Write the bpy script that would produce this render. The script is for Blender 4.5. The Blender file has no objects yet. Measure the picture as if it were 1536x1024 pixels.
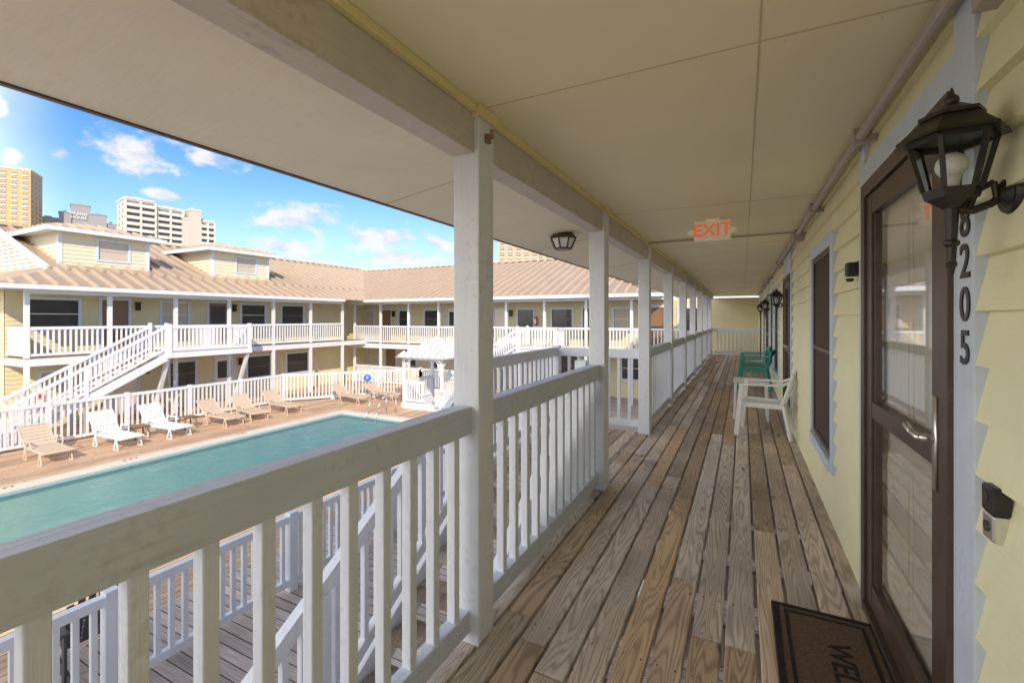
import bpy, math, random
from mathutils import Vector, Matrix
random.seed(7)
scene=bpy.context.scene
V=Vector
# ---------------------------------------------------------------- node helpers
class NT:
    def __init__(s,nt): s.nt=nt; s.N=nt.nodes; s.L=nt.links
    def node(s,t,**k):
        n=s.N.new(t)
        for a,b in k.items(): setattr(n,a,b)
        return n
    def set(s,sock,v):
        if isinstance(v,bpy.types.NodeSocket): s.L.new(v,sock)
        else: sock.default_value=v
    def m(s,op,a,b=None,c=None,clamp=False):
        n=s.node('ShaderNodeMath',operation=op,use_clamp=clamp)
        s.set(n.inputs[0],a)
        if b is not None: s.set(n.inputs[1],b)
        if c is not None: s.set(n.inputs[2],c)
        return n.outputs[0]
    def comb(s,x,y,z):
        n=s.node('ShaderNodeCombineXYZ')
        s.set(n.inputs[0],x);s.set(n.inputs[1],y);s.set(n.inputs[2],z)
        return n.outputs[0]
    def sep(s,v):
        n=s.node('ShaderNodeSeparateXYZ'); s.set(n.inputs[0],v); return n.outputs
    def noise(s,vec,scale,detail=4,rough=.5,dist=0):
        n=s.node('ShaderNodeTexNoise'); s.set(n.inputs['Vector'],vec)
        n.inputs['Scale'].default_value=scale;n.inputs['Detail'].default_value=detail
        n.inputs['Roughness'].default_value=rough;n.inputs['Distortion'].default_value=dist
        return n.outputs['Fac']
    def mix(s,f,a,b):
        n=s.node('ShaderNodeMix',data_type='RGBA')
        s.set(n.inputs[0],f);s.set(n.inputs[6],a if not isinstance(a,tuple) else (*a[:3],1));s.set(n.inputs[7],b if not isinstance(b,tuple) else (*b[:3],1))
        return n.outputs[2]
    def mr(s,v,a,b,c=0,d=1,smooth=False):
        n=s.node('ShaderNodeMapRange'); n.clamp=True
        if smooth: n.interpolation_type='SMOOTHSTEP'
        s.set(n.inputs[0],v)
        for i,x in enumerate((a,b,c,d)): n.inputs[1+i].default_value=x
        return n.outputs[0]
def newmat(name):
    m=bpy.data.materials.new(name); m.use_nodes=True
    t=NT(m.node_tree); p=t.N['Principled BSDF']
    return m,t,p
def paint(name,col,rough=.55,amt=.12,scale=6,bump=.15,dirt=(.25,.22,.18),dirtamt=.15,metal=0,grain=None,streak=0):
    m,t,p=newmat(name)
    co=t.node('ShaderNodeTexCoord').outputs['Object']
    n1=t.noise(co,scale,3,.6)
    n2=t.noise(co,scale*7,2,.6) if (bump or dirtamt) else n1
    dark=tuple(c*(1-amt*1.6) for c in col)
    c=t.mix(t.mr(n1,.3,.7),dark,col)
    if dirtamt:
        d=t.mr(t.m('MULTIPLY',n1,n2),.30,.42)
        c=t.mix(t.m('MULTIPLY',d,dirtamt),c,dirt)
    if grain:
        x,y,z=t.sep(co)
        v=t.comb(t.m('MULTIPLY',x,grain[0]),t.m('MULTIPLY',y,grain[1]),t.m('MULTIPLY',z,grain[2]))
        h=t.noise(v,1,3,.6)
        if streak: c=t.mix(t.m('MULTIPLY',t.mr(h,.60,.72),streak),c,dirt)
    else: h=n2
    t.set(p.inputs['Base Color'],c)
    p.inputs['Roughness'].default_value=rough; p.inputs['Metallic'].default_value=metal
    if bump:
        b=t.node('ShaderNodeBump'); b.inputs['Strength'].default_value=bump; b.inputs['Distance'].default_value=.01
        t.set(b.inputs['Height'],h); t.L.new(b.outputs[0],p.inputs['Normal'])
    return m
def plainmat(name,col,rough=.5,metal=0,emit=0,spec=.5):
    m,t,p=newmat(name)
    co=t.node('ShaderNodeTexCoord').outputs['Object']
    n=t.noise(co,25,1)
    t.set(p.inputs['Base Color'],t.mix(n,tuple(c*.85 for c in col),tuple(min(1,c*1.12) for c in col)))
    p.inputs['Roughness'].default_value=rough;p.inputs['Metallic'].default_value=metal;p.inputs['Specular IOR Level'].default_value=spec
    if emit:
        p.inputs['Emission Color'].default_value=(*col,1);p.inputs['Emission Strength'].default_value=emit
    return m
def wood_near(name,light,dark,deep):
    m,t,p=newmat(name)
    co=t.node('ShaderNodeTexCoord').outputs['Object']
    r=t.node('ShaderNodeAttribute',attribute_name='rnd').outputs['Fac']
    x,y,z=t.sep(co)
    ro=t.m('MULTIPLY',r,37.0)
    v=t.comb(t.m('MULTIPLY',x,9.0),t.m('MULTIPLY',y,.85),ro)
    n=t.noise(v,1,1.5,.4,.35)
    rings=t.m('SINE',t.m('MULTIPLY',n,120.0))
    rings=t.mr(rings,-1,1)
    v2=t.comb(t.m('MULTIPLY',x,170.0),t.m('MULTIPLY',y,4.0),ro)
    fib=t.noise(v2,1,3,.6)
    v3=t.comb(t.m('MULTIPLY',x,3.0),t.m('MULTIPLY',y,1.2),ro)
    blot=t.noise(v3,1,3,.6)
    g=t.m('ADD',t.m('MULTIPLY',t.m('POWER',rings,2.5),.50),t.m('MULTIPLY',fib,.65))
    c=t.mix(t.mr(g,.15,.95),light,dark)
    c=t.mix(t.mr(blot,.42,.75,0,.75),c,deep)
    wn=t.node('ShaderNodeTexWhiteNoise',noise_dimensions='1D'); t.set(wn.inputs['W'],ro)
    hv=t.node('ShaderNodeHueSaturation'); t.set(hv.inputs['Color'],c)
    t.set(hv.inputs['Value'],t.m('ADD',.74,t.m('MULTIPLY',wn.outputs['Value'],.60)))
    t.set(hv.inputs['Saturation'],t.m('ADD',.45,t.m('MULTIPLY',r,.85)))
    vo=t.node('ShaderNodeTexVoronoi'); t.set(vo.inputs['Vector'],t.comb(t.m('MULTIPLY',x,4.5),t.m('MULTIPLY',y,1.6),ro)); vo.inputs['Scale'].default_value=1
    kn=t.mr(vo.outputs['Distance'],.05,.11,1,0)
    c=t.mix(t.m('MULTIPLY',kn,.75),hv.outputs[0],(.07,.045,.03))
    t.set(p.inputs['Base Color'],c); p.inputs['Roughness'].default_value=.72
    b=t.node('ShaderNodeBump'); b.inputs['Strength'].default_value=.6; b.inputs['Distance'].default_value=.004
    t.set(b.inputs['Height'],t.m('SUBTRACT',1.0,g)); t.L.new(b.outputs[0],p.inputs['Normal'])
    return m
def wood_far(name,light,dark,along='Y',w=.14):
    m,t,p=newmat(name)
    co=t.node('ShaderNodeTexCoord').outputs['Object']
    x,y,z=t.sep(co)
    a,l=(x,y) if along=='Y' else (y,x)
    q=t.m('DIVIDE',a,w); fl=t.m('FLOOR',q); fr=t.m('SUBTRACT',q,fl)
    wn=t.node('ShaderNodeTexWhiteNoise',noise_dimensions='1D'); t.set(wn.inputs['W'],fl)
    l2=t.m('ADD',l,t.m('MULTIPLY',wn.outputs['Value'],3.0))
    seg=t.m('FLOOR',t.m('DIVIDE',l2,3.6)); sf=t.m('SUBTRACT',t.m('DIVIDE',l2,3.6),seg)
    wn2=t.node('ShaderNodeTexWhiteNoise',noise_dimensions='2D'); t.set(wn2.inputs['Vector'],t.comb(fl,seg,0.0))
    g=t.noise(t.comb(t.m('MULTIPLY',a,40.0),t.m('MULTIPLY',l,2.0),fl),1,2,.6)
    big=t.noise(co,.6,3,.6)
    c=t.mix(t.mr(g,.3,.7),dark,light)
    hv=t.node('ShaderNodeHueSaturation'); t.set(hv.inputs['Color'],c)
    t.set(hv.inputs['Value'],t.m('ADD',t.m('ADD',.45,t.m('MULTIPLY',wn2.outputs['Value'],.45)),t.m('MULTIPLY',big,.6)))
    edge=t.m('MAXIMUM',t.m('MAXIMUM',t.m('GREATER_THAN',fr,.95),t.m('LESS_THAN',fr,.04)),t.m('LESS_THAN',sf,.003))
    c=t.mix(edge,hv.outputs[0],(.05,.035,.028))
    t.set(p.inputs['Base Color'],c); p.inputs['Roughness'].default_value=.75
    return m
def glassmat(name,tint=(.9,.95,.95),rough=.02,ior=1.5,bump=0,refl=1.0):
    m=bpy.data.materials.new(name); m.use_nodes=True; t=NT(m.node_tree); t.N.clear()
    o=t.node('ShaderNodeOutputMaterial'); mx=t.node('ShaderNodeMixShader')
    tr=t.node('ShaderNodeBsdfTransparent'); tr.inputs[0].default_value=(*tint,1)
    gl=t.node('ShaderNodeBsdfGlossy'); gl.inputs['Roughness'].default_value=rough
    fr=t.node('ShaderNodeFresnel'); fr.inputs[0].default_value=ior
    t.set(mx.inputs[0],t.m('MULTIPLY',fr.outputs[0],refl));t.L.new(tr.outputs[0],mx.inputs[1]);t.L.new(gl.outputs[0],mx.inputs[2]);t.L.new(mx.outputs[0],o.inputs[0])
    if bump:
        co=t.node('ShaderNodeTexCoord').outputs['Object']
        n=t.m('ADD',t.noise(co,2.6,2,.5,.3),t.m('MULTIPLY',t.noise(co,9,2,.5),.35))
        b=t.node('ShaderNodeBump'); b.inputs['Strength'].default_value=bump;b.inputs['Distance'].default_value=.06
        t.set(b.inputs['Height'],n); t.L.new(b.outputs[0],gl.inputs['Normal']); t.L.new(b.outputs[0],fr.inputs['Normal'])
    return m
# ---------------------------------------------------------------- mesh builder
class B:
    def __init__(s): s.v=[];s.f=[];s.mi=[];s.r=[]
    def hexa(s,c,m=0,r=0.0):
        i=len(s.v); s.v+= [tuple(p) for p in c]
        for q in ((0,3,2,1),(4,5,6,7),(0,1,5,4),(1,2,6,5),(2,3,7,6),(3,0,4,7)):
            s.f.append(tuple(i+k for k in q)); s.mi.append(m); s.r.append(r)
    def box(s,x0,x1,y0,y1,z0,z1,m=0,r=0.0):
        s.hexa([(x0,y0,z0),(x1,y0,z0),(x1,y1,z0),(x0,y1,z0),(x0,y0,z1),(x1,y0,z1),(x1,y1,z1),(x0,y1,z1)],m,r)
    def obox(s,O,D,N,s0,s1,n0,n1,z0,z1,m=0):
        P=lambda a,n,z:V(O)+V(D)*a+V(N)*n+V((0,0,z))
        c=[P(s0,n0,z0),P(s1,n0,z0),P(s1,n1,z0),P(s0,n1,z0),P(s0,n0,z1),P(s1,n0,z1),P(s1,n1,z1),P(s0,n1,z1)]
        if V(D).cross(V(N)).z<0: c=[c[3],c[2],c[1],c[0],c[7],c[6],c[5],c[4]]
        s.hexa(c,m)
    def beam(s,p0,p1,w,h,m=0,up=(0,0,1),w1=None,h1=None,r=0.0):
        p0=V(p0);p1=V(p1);d=(p1-p0).normalized();u=V(up)
        if abs(d.dot(u))>.98: u=V((0,1,0))
        sd=d.cross(u).normalized();u=sd.cross(d)
        w1=w if w1 is None else w1;h1=h if h1 is None else h1
        a,b=sd*w/2,u*h/2; a1,b1=sd*w1/2,u*h1/2
        s.hexa([p0-a-b,p0+a-b,p1+a1-b1,p1-a1-b1,p0-a+b,p0+a+b,p1+a1+b1,p1-a1+b1],m,r)
    def quad(s,pts,m=0):
        i=len(s.v); s.v+=[tuple(p) for p in pts]; s.f.append(tuple(range(i,i+len(pts)))); s.mi.append(m); s.r.append(0.0)
    def cyl(s,p0,p1,r0,r1=None,n=12,m=0,caps=True,rot=0):
        r1=r0 if r1 is None else r1
        p0=V(p0);p1=V(p1);d=(p1-p0).normalized();u=V((0,0,1)) if abs(d.z)<.9 else V((0,1,0))
        a=d.cross(u).normalized();b=d.cross(a); i=len(s.v)
        for p,r in((p0,r0),(p1,r1)):
            for k in range(n):
                t=2*math.pi*k/n+rot; s.v.append(tuple(p+a*math.cos(t)*r+b*math.sin(t)*r))
        for k in range(n):
            s.f.append((i+k,i+(k+1)%n,i+n+(k+1)%n,i+n+k)); s.mi.append(m); s.r.append(0.0)
        if caps:
            s.f.append(tuple(i+n-1-k for k in range(n))); s.mi.append(m); s.r.append(0.0)
            s.f.append(tuple(i+n+k for k in range(n))); s.mi.append(m); s.r.append(0.0)
    def sphere(s,c,r,m=0,n=12,sz=1):
        c=V(c)
        for j in range(n//2):
            a0=-math.pi/2+math.pi*j/(n//2);a1=-math.pi/2+math.pi*(j+1)/(n//2)
            s.cyl(c+V((0,0,r*sz*math.sin(a0))),c+V((0,0,r*sz*math.sin(a1))),max(r*math.cos(a0),.0005),max(r*math.cos(a1),.0005),n,m,False)
    def tube(s,pts,r,m=0,n=8):
        for a,b in zip(pts[:-1],pts[1:]): s.cyl(a,b,r,r,n,m)
    def build(s,name,mats,parent=None,bevel=0,smooth=False):
        me=bpy.data.meshes.new(name); me.from_pydata(s.v,[],s.f)
        for m in mats: me.materials.append(m)
        me.polygons.foreach_set('material_index',s.mi)
        at=me.attributes.new('rnd','FLOAT','FACE'); at.data.foreach_set('value',s.r)
        if smooth: me.polygons.foreach_set('use_smooth',[True]*len(s.f))
        me.update(); o=bpy.data.objects.new(name,me); scene.collection.objects.link(o)
        if parent: o.parent=parent
        if bevel:
            md=o.modifiers.new('b','BEVEL'); md.width=bevel; md.segments=2; md.limit_method='ANGLE'
        return o
def grp(name,loc=(0,0,0),rot=0):
    e=bpy.data.objects.new(name,None); scene.collection.objects.link(e); e.location=loc; e.rotation_euler[2]=rot; e.empty_display_size=.2; return e
def text(name,body,size,O,xd,yd,mat,parent=None,ext=.002,align='CENTER',bold=0):
    cu=bpy.data.curves.new(name,'FONT'); cu.body=body; cu.size=size; cu.extrude=ext; cu.offset=bold; cu.align_x=align; cu.align_y='CENTER'; cu.materials.append(mat)
    o=bpy.data.objects.new(name,cu); scene.collection.objects.link(o)
    xd=V(xd);yd=V(yd);zd=xd.cross(yd); M=Matrix((xd,yd,zd)).transposed().to_4x4(); M.translation=V(O)
    if parent: o.parent=parent
    o.matrix_local=M
    return o
# ---------------------------------------------------------------- materials
WHITE=paint('white_paint_weathered',(.75,.79,.87),.5,.06,5,.28,(.38,.36,.35),.25,grain=(60,60,3),streak=.12)
WHITEH=paint('rail_paint_weathered',(.62,.67,.78),.55,.07,5,.35,(.34,.33,.33),.3,grain=(70,2.5,70),streak=.4)
WHITEF=paint('white_paint_far',(.74,.77,.82),.5,.06,3,0,dirtamt=0)
BEAM=paint('beam_paint',(.62,.57,.52),.55,.10,4,.35,(.3,.25,.2),.35,grain=(40,3,40),streak=.2)
TRIM=paint('trim_paint',(.64,.72,.83),.5,.08,6,.2,dirtamt=.15)
CEIL=paint('ceiling_paint',(.90,.82,.57),.6,.04,1.3,.06,(.6,.5,.3),.08)
CEILSEAM=paint('ceiling_seam',(.62,.55,.36),.6,.05,8,0)
SOFFIT=paint('soffit_paint',(.90,.84,.69),.6,.05,2,.3,(.5,.42,.28),.12,grain=(3,40,40))
YTRIM=paint('yellow_trim',(.84,.72,.36),.5,.08,6,.1)
SIDING=paint('yellow_siding',(.88,.85,.56),.5,.05,3,.15,(.6,.5,.28),.10,grain=(60,2,60))
SIDEF=paint('yellow_siding_far',(.70,.63,.40),.6,.06,2,0,dirtamt=0)
SIDEP=paint('cream_siding',(.76,.71,.55),.6,.05,2,0,dirtamt=0)
DECK=wood_near('weathered_deck_wood',(.72,.57,.42),(.34,.25,.18),(.27,.20,.15))
STEP=wood_near('stair_wood',(.52,.43,.34),(.28,.21,.17),(.2,.16,.14))
PDECK=wood_far('pool_deck_wood',(.70,.49,.33),(.48,.32,.21),'Y',.15)
LDECK=wood_far('lower_deck_wood',(.56,.48,.42),(.36,.29,.25),'X',.15)
FDECK=wood_far('walkway_wood_far',(.42,.33,.24),(.25,.19,.14),'Y',.15)
ROOF=paint('metal_roof_tan',(.43,.34,.26),.4,.08,1.2,0,(.3,.25,.2),0,metal=.1)
ROOFR=paint('metal_roof_rib',(.60,.49,.38),.4,.05,1.2,0,(.3,.25,.2),0,metal=.1)
BRONZE=paint('bronze_frame',(.085,.055,.038),.38,.15,9,.05,dirtamt=.1)
BLACK=paint('black_metal',(.022,.018,.016),.38,.2,20,.1,dirtamt=.1)
SILVER=plainmat('silver',(.7,.68,.65),.3,.9)
SCREEN=paint('window_screen',(.075,.052,.040),.8,.12,200,.3,dirtamt=0)
DARKG=plainmat('dark_window_glass',(.05,.05,.052),.15)
CURT=plainmat('curtain',(.55,.5,.42),.8)
DOORC=plainmat('cream_door',(.88,.80,.69),.5)
DOORB=plainmat('brown_door',(.25,.15,.09),.5)
PLASTIC=plainmat('white_plastic',(.84,.84,.84),.35)
TANP=plainmat('tan_sling',(.60,.48,.37),.6)
TEAL=plainmat('teal_plastic',(.04,.33,.27),.35)
DARKP=plainmat('dark_plastic',(.06,.06,.07),.5)
RED=plainmat('red_paint',(.7,.05,.03),.4)
EXITR=plainmat('exit_red',(.95,.20,.07),.4,0,.3)
EXITW=plainmat('exit_white',(.90,.80,.62),.4,0,.08)
BLUE=plainmat('blue_sign',(.03,.16,.5),.4)
SIGNW=plainmat('sign_white',(.8,.8,.8),.4)
COP=paint('pool_coping',(.70,.64,.56),.7,.1,3,.2)
GRND=paint('sandy_ground',(.42,.38,.30),.9,.2,.2,0,(.12,.16,.06),.5)
PIPE=paint('conduit_paint',(.46,.40,.34),.5,.1,6,.05)
TILE=plainmat('pool_tile',(.30,.45,.50),.2)
PLASTER,t_,p_=newmat('pool_plaster')
co_=t_.node('ShaderNodeTexCoord').outputs['Object'];xx_,yy_,zz_=t_.sep(co_)
t_.set(p_.inputs['Base Color'],t_.mix(t_.mr(t_.m('ADD',yy_,t_.m('MULTIPLY',t_.noise(co_,1.1,3,.6),3.0)),5,16),(.80,.95,.86),(.40,.76,.82)));p_.inputs['Roughness'].default_value=.6
GLASS=glassmat('clear_glass',(.93,.95,.94),.03,1.32,0,.6); WATER=glassmat('pool_water',(.80,.975,.955),.02,1.33,.7,.9)
BULB=plainmat('bulb',(.85,.83,.78),.3)
def railing(b,p0,p1,h=1.08,bot=.10,pitch=.143,ps=.042,rw=.08,rh=.12,brh=.09,m=0):
    p0=V(p0);p1=V(p1);Z=V((0,0,1))
    b.beam(p0+Z*(h-rh/2),p1+Z*(h-rh/2),rw,rh,m); b.beam(p0+Z*bot,p1+Z*bot,rw*.8,brh,m)
    L=(p1-p0).length; n=max(2,round(L/pitch)); d=(p1-p0).copy(); d.z=0; d.normalize()
    sd=V((-d.y,d.x,0))
    for k in range(1,n):
        c=p0+(p1-p0)*(k/n); j=random.uniform(-.003,.003) if ps>.04 else 0
        c=c+d*j; a=d*ps/2; e=sd*ps/2; z0=Z*bot; z1=Z*(h-rh+.02)
        b.hexa([c-a-e+z0,c+a-e+z0,c+a+e+z0,c-a+e+z0,c-a-e+z1,c+a-e+z1,c+a+e+z1,c-a+e+z1],m)
def siding(b,O,D,N,L,z0,z1,ops,expo=.15,proud=.018,m=0,top=None):
    O=V(O);D=V(D);N=V(N)
    P=lambda s,z,n:O+D*s+N*n+V((0,0,z))
    c0=z0
    while c0<z1-1e-4:
        c1=min(c0+expo,z1)
        cuts=sorted({c0,c1}|{z for o in ops for z in (o[2],o[3]) if c0<z<c1})
        for za,zb in zip(cuts[:-1],cuts[1:]):
            mid=(za+zb)/2; free=[(0,L)]
            for o in ops:
                if o[2]<mid<o[3]:
                    nf=[]
                    for a,e in free:
                        if o[1]<=a or o[0]>=e: nf.append((a,e)); continue
                        if o[0]>a: nf.append((a,o[0]))
                        if o[1]<e: nf.append((o[1],e))
                    free=nf
            f=lambda z:proud*(1-(z-c0)/expo)+.002
            for a,e in free:
                b.quad([P(a,za,f(za)),P(e,za,f(za)),P(e,zb,f(zb)),P(a,zb,f(zb))],m)
                if za==c0: b.quad([P(a,za,0),P(e,za,0),P(e,za,f(za)),P(a,za,f(za))],m)
        c0=c1
def opening(b,O,D,N,s0,s1,z0,z1,kind,mt,mg,md,tw=.1):
    b.obox(O,D,N,s0,s0+tw,-.05,.035,z0,z1,mt); b.obox(O,D,N,s1-tw,s1,-.05,.035,z0,z1,mt)
    b.obox(O,D,N,s0+tw,s1-tw,-.05,.038,z1-tw,z1,mt)
    if kind=='w':
        b.obox(O,D,N,s0+tw,s1-tw,-.05,.045,z0,z0+tw*.8,mt)
        b.obox(O,D,N,s0+tw,s1-tw,-.05,-.02,z0+tw*.8,z1-tw,mg)
        zm=(z0+z1)/2; b.obox(O,D,N,s0+tw,s1-tw,-.02,.0,zm-.015,zm+.015,md)
    else:
        b.obox(O,D,N,s0+tw,s1-tw,-.05,-.01,z0,z1-tw,md)
        w=s1-s0-2*tw
        for a,c in ((.25,.95),(1.05,1.85)):
            b.obox(O,D,N,s0+tw+.12*w,s1-tw-.12*w,-.01,.004,z0+a,z0+c,mg if (a>1 and kind=='g') else md)
# ================================================================ OUR BUILDING
WX=.61; CZ=2.47
bld=grp('motel_building')
O=(WX,0,0);D=(0,1,0);N=(-1,0,0)
y0,y1=-4.0,22.4
doors=[(1.86,3.02),(7.35,8.4),(13.4,14.5),(18.6,19.6),(-3.2,-2.2)]
wins=[(3.98,5.2),(9.7,10.9),(11.4,12.5),(15.6,16.8)]
ops=[(d0-.14-y0,d1+.12-y0,0,CZ) for d0,d1 in doors]+[(a-y0,c-y0,.36,2.14) for a,c in wins]
ops[0]=(1.72-y0,3.14-y0,0,2.32)
b=B(); siding(b,(WX,y0,0),D,N,y1-y0,0,CZ,ops,.152,.030)
b.build('wall_siding',[SIDING],bld)
b=B(); b.box(WX+.16,WX+.3,y0,y1,-2.4,CZ+.2); b.box(WX+.001,WX+.16,y0,1.86,-2.4,CZ-.001); 
prev=3.02
for a,c in sorted([(d0,d1) for d0,d1 in doors[1:4]]+wins):
    b.box(WX+.001,WX+.16,prev,a,0,CZ-.001); prev=c
b.box(WX+.001,WX+.16,prev,y1,0,CZ-.001)
b.box(WX+.001,WX+.16,1.86,3.02,2.2,CZ-.001); b.box(WX+.001,WX+.16,1.9,y1,-2.4,-.001)
b.build('wall_core',[SIDEP],bld)
b=B()
b.obox(O,D,N,1.72,1.86,-.01,.035,0,CZ-.002); b.obox(O,D,N,3.02,3.14,-.01,.035,0,CZ-.002)
b.obox(O,D,N,1.86,3.02,-.01,.033,2.2,2.32)
for d0,d1 in doors[1:4]:
    b.obox(O,D,N,d0-.12,d0,-.01,.035,0,CZ-.002); b.obox(O,D,N,d1,d1+.12,-.01,.035,0,CZ-.002); b.obox(O,D,N,d0,d1,-.01,.033,2.12,CZ-.002)
for a,c in wins:
    b.obox(O,D,N,a,a+.1,-.05,.04,.36,2.14); b.obox(O,D,N,c-.1,c,-.05,.04,.36,2.14)
    b.obox(O,D,N,a+.1,c-.1,-.05,.042,2.04,2.14); b.obox(O,D,N,a+.1,c-.1,-.05,.055,.36,.45)
b.build('door_and_window_trim',[TRIM],bld,.003)
b=B()
for a,c in wins:
    b.obox(O,D,N,a+.1,c-.1,-.06,.012,.45,2.04,0)
    for q in ((a+.1,a+.14),(c-.14,c-.1)): b.obox(O,D,N,q[0],q[1],.012,.024,.45,2.04,1)
    b.obox(O,D,N,a+.14,c-.14,.012,.022,1.22,1.25,1);b.obox(O,D,N,a+.14,c-.14,.012,.022,.45,.49,1);b.obox(O,D,N,a+.14,c-.14,.012,.022,2.0,2.04,1)
b.build('window_screens',[SCREEN,BRONZE],bld)
def storm(s0,s1):
    b=B();top=2.2 if s0<2 else 2.12
    b.obox(O,D,N,s0,s0+.07,-.12,.05,.0,top);b.obox(O,D,N,s1-.07,s1,-.12,.05,0,top);b.obox(O,D,N,s0+.07,s1-.07,-.12,.05,top-.07,top)
    b.obox(O,D,N,s0+.07,s1-.07,-.12,.06,.0,.035)
    a,c=s0+.075,s1-.075;t=top-.075
    b.obox(O,D,N,a,a+.095,.0,.038,.04,t);b.obox(O,D,N,c-.095,c,0,.038,.04,t)
    b.obox(O,D,N,a+.095,c-.095,0,.036,t-.1,t);b.obox(O,D,N,a+.095,c-.095,0,.036,1.0,1.08);b.obox(O,D,N,a+.095,c-.095,0,.036,.04,.16)
    for z0,z1 in((.16,1.0),(1.08,t-.1)):
        b.obox(O,D,N,a+.095,a+.12,.0,.028,z0,z1);b.obox(O,D,N,c-.12,c-.095,.0,.028,z0,z1)
    b.build('storm_door_frame',[BRONZE],bld,.003)
    g=B();g.quad([V(O)+V(D)*s+V(N)*.016+V((0,0,z)) for s,z in((a+.1,.16),(c-.1,.16),(c-.1,t-.1),(a+.1,t-.1))]);g.build('storm_door_glass',[GLASS],bld)
    d=B();d.obox(O,D,N,s0+.07,s1-.07,-.10,-.03,.035,top-.07)
    w=s1-s0-.14
    for q in(0,1):
        p=s0+.07+.12*w+q*.41*w
        for z0,z1 in ((.2,.85),(1.05,1.5),(1.6,2.0)):
            d.obox(O,D,N,p,p+.35*w,-.03,-.022,z0,z1); d.obox(O,D,N,p+.03,p+.35*w-.03,-.022,-.014,z0+.03,z1-.03)
    d.build('entry_door',[DOORC],bld,.004)
    h=B();s=a+.05
    h.obox(O,D,N,s-.016,s+.016,.038,.046,.93,1.24)
    h.cyl(V((WX-.046,s,1.1)),V((WX-.085,s,1.1)),.013,.013,10)
    h.tube([V((WX-.085,s-.01,1.1)),V((WX-.09,s+.05,1.105)),V((WX-.085,s+.13,1.115))],.011,0,8)
    h.build('door_handle',[SILVER],bld,0,True)
for d0,d1 in doors[:4]: storm(d0,d1)
b=B(); b.box(-1.215,WX+.3,y0,y1,CZ,CZ+.06); b.build('ceiling',[CEIL],bld)
b=B(); b.box(.047,.053,y0,y1,CZ-.002,CZ+.001)
for k in range(-1,9):
    y=1.82+2.44*k; b.box(-1.1,.047,y-.003,y+.003,CZ-.0018,CZ+.001); b.box(.053,.6,y-.003,y+.003,CZ-.0018,CZ+.001)
b.build('ceiling_seams',[CEILSEAM],bld)
b=B()
for k in range(0,5):
    yy=1.82+2.44*k
    for j in range(6): b.cyl((-.95+.27*j,yy+.03,CZ-.0006),(-.95+.27*j,yy+.03,CZ+.001),.0022,.0022,6)
b.build('ceiling_nails',[DOORB],bld)
PY=[1.79+2.12*k for k in range(-2,9)]
b=B()
ys=PY+[20.55]
for a,c in zip(ys[:-1],ys[1:]): b.box(-1.225,-1.105,a+.14,c,2.26,CZ-.002)
b.build('header_beam',[BEAM],bld,.004)
b=B()
for a,c in zip(ys[:-1],ys[1:]): b.box(-1.104,-1.075,a+.165,c-.025,CZ-.035,CZ-.001)
for a in PY:
    b.box(-1.079,-1.055,a-.024,a+.164,CZ-.05,CZ-.001); b.box(-1.235,-1.079,a-.024,a-.001,CZ-.05,CZ-.001); b.box(-1.235,-1.079,a+.141,a+.164,CZ-.05,CZ-.001)
b.build('yellow_moulding',[YTRIM],bld,.003)
b=B()
b.hexa([(-2.15,y0,2.27),(-1.226,y0,2.40),(-1.226,y1-2.6,2.40),(-2.15,y1-2.6,2.27),(-2.15,y0,2.31),(-1.226,y0,2.44),(-1.226,y1-2.6,2.44),(-2.15,y1-2.6,2.31)])
b.build('outer_soffit',[SOFFIT],bld)
b=B()
for k in range(-1,8):
    y=2.35+2.44*k; b.beam((-2.14,y,2.2705),(-1.23,y,2.3985),.005,.006)
b.build('soffit_seams',[CEILSEAM],bld)
b=B(); b.box(-2.175,-2.152,y0,y1-2.6,2.262,2.40); b.build('drip_edge',[BRONZE],bld)
b=B(); b.hexa([(-2.18,y0,2.41),(4,y0,4.3),(4,y1-2.6,4.3),(-2.18,y1-2.6,2.41),(-2.18,y0,2.45),(4,y0,4.35),(4,y1-2.6,4.35),(-2.18,y1-2.6,2.45)])
b.hexa([(4.001,y0,4.3),(10,y0,2.4),(10,y1,2.4),(4.001,y1,4.3),(4.001,y0,4.35),(10,y0,2.45),(10,y1,2.45),(4.001,y1,4.35)])
b.build('roof',[ROOF],bld)
b=B(); b.box(9,9.2,y0,y1,-2.4,2.5); b.box(.92,9,y1,y1+.2,-2.4,2.5); b.box(.92,9,y0-.2,y0,-2.4,2.5); b.build('outer_walls',[SIDEF],bld)
for a in PY:
    b=B(); b.box(-1.22,-1.08,a,a+.14,-2.4,CZ-.004)
    b.build('porch_post',[WHITE],None,.006)
for i,(a,c) in enumerate(zip(ys[:-1],ys[1:])):
    if abs(a-3.91)<.01: continue
    b=B(); n=14
    b.box(-1.205,-1.12,a+.142,c-.002,.965,1.092,1); b.box(-1.19,-1.13,a+.142,c-.002,.045,.145,1)
    for k in range(1,n):
        y=a+.07+(c-a)*k/n
        if y<a+.16 or y>c-.03: continue
        y+=random.uniform(-.005,.005)
        b.box(-1.184,-1.141,y-.02,y+.02,.14,.97)
    b.build('porch_railing',[WHITE,WHITEH],None,.004)
b=B(); railing(b,(-1.08,20.55,0),(.6,20.55,0)); b.build('porch_railing',[WHITE])
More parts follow.
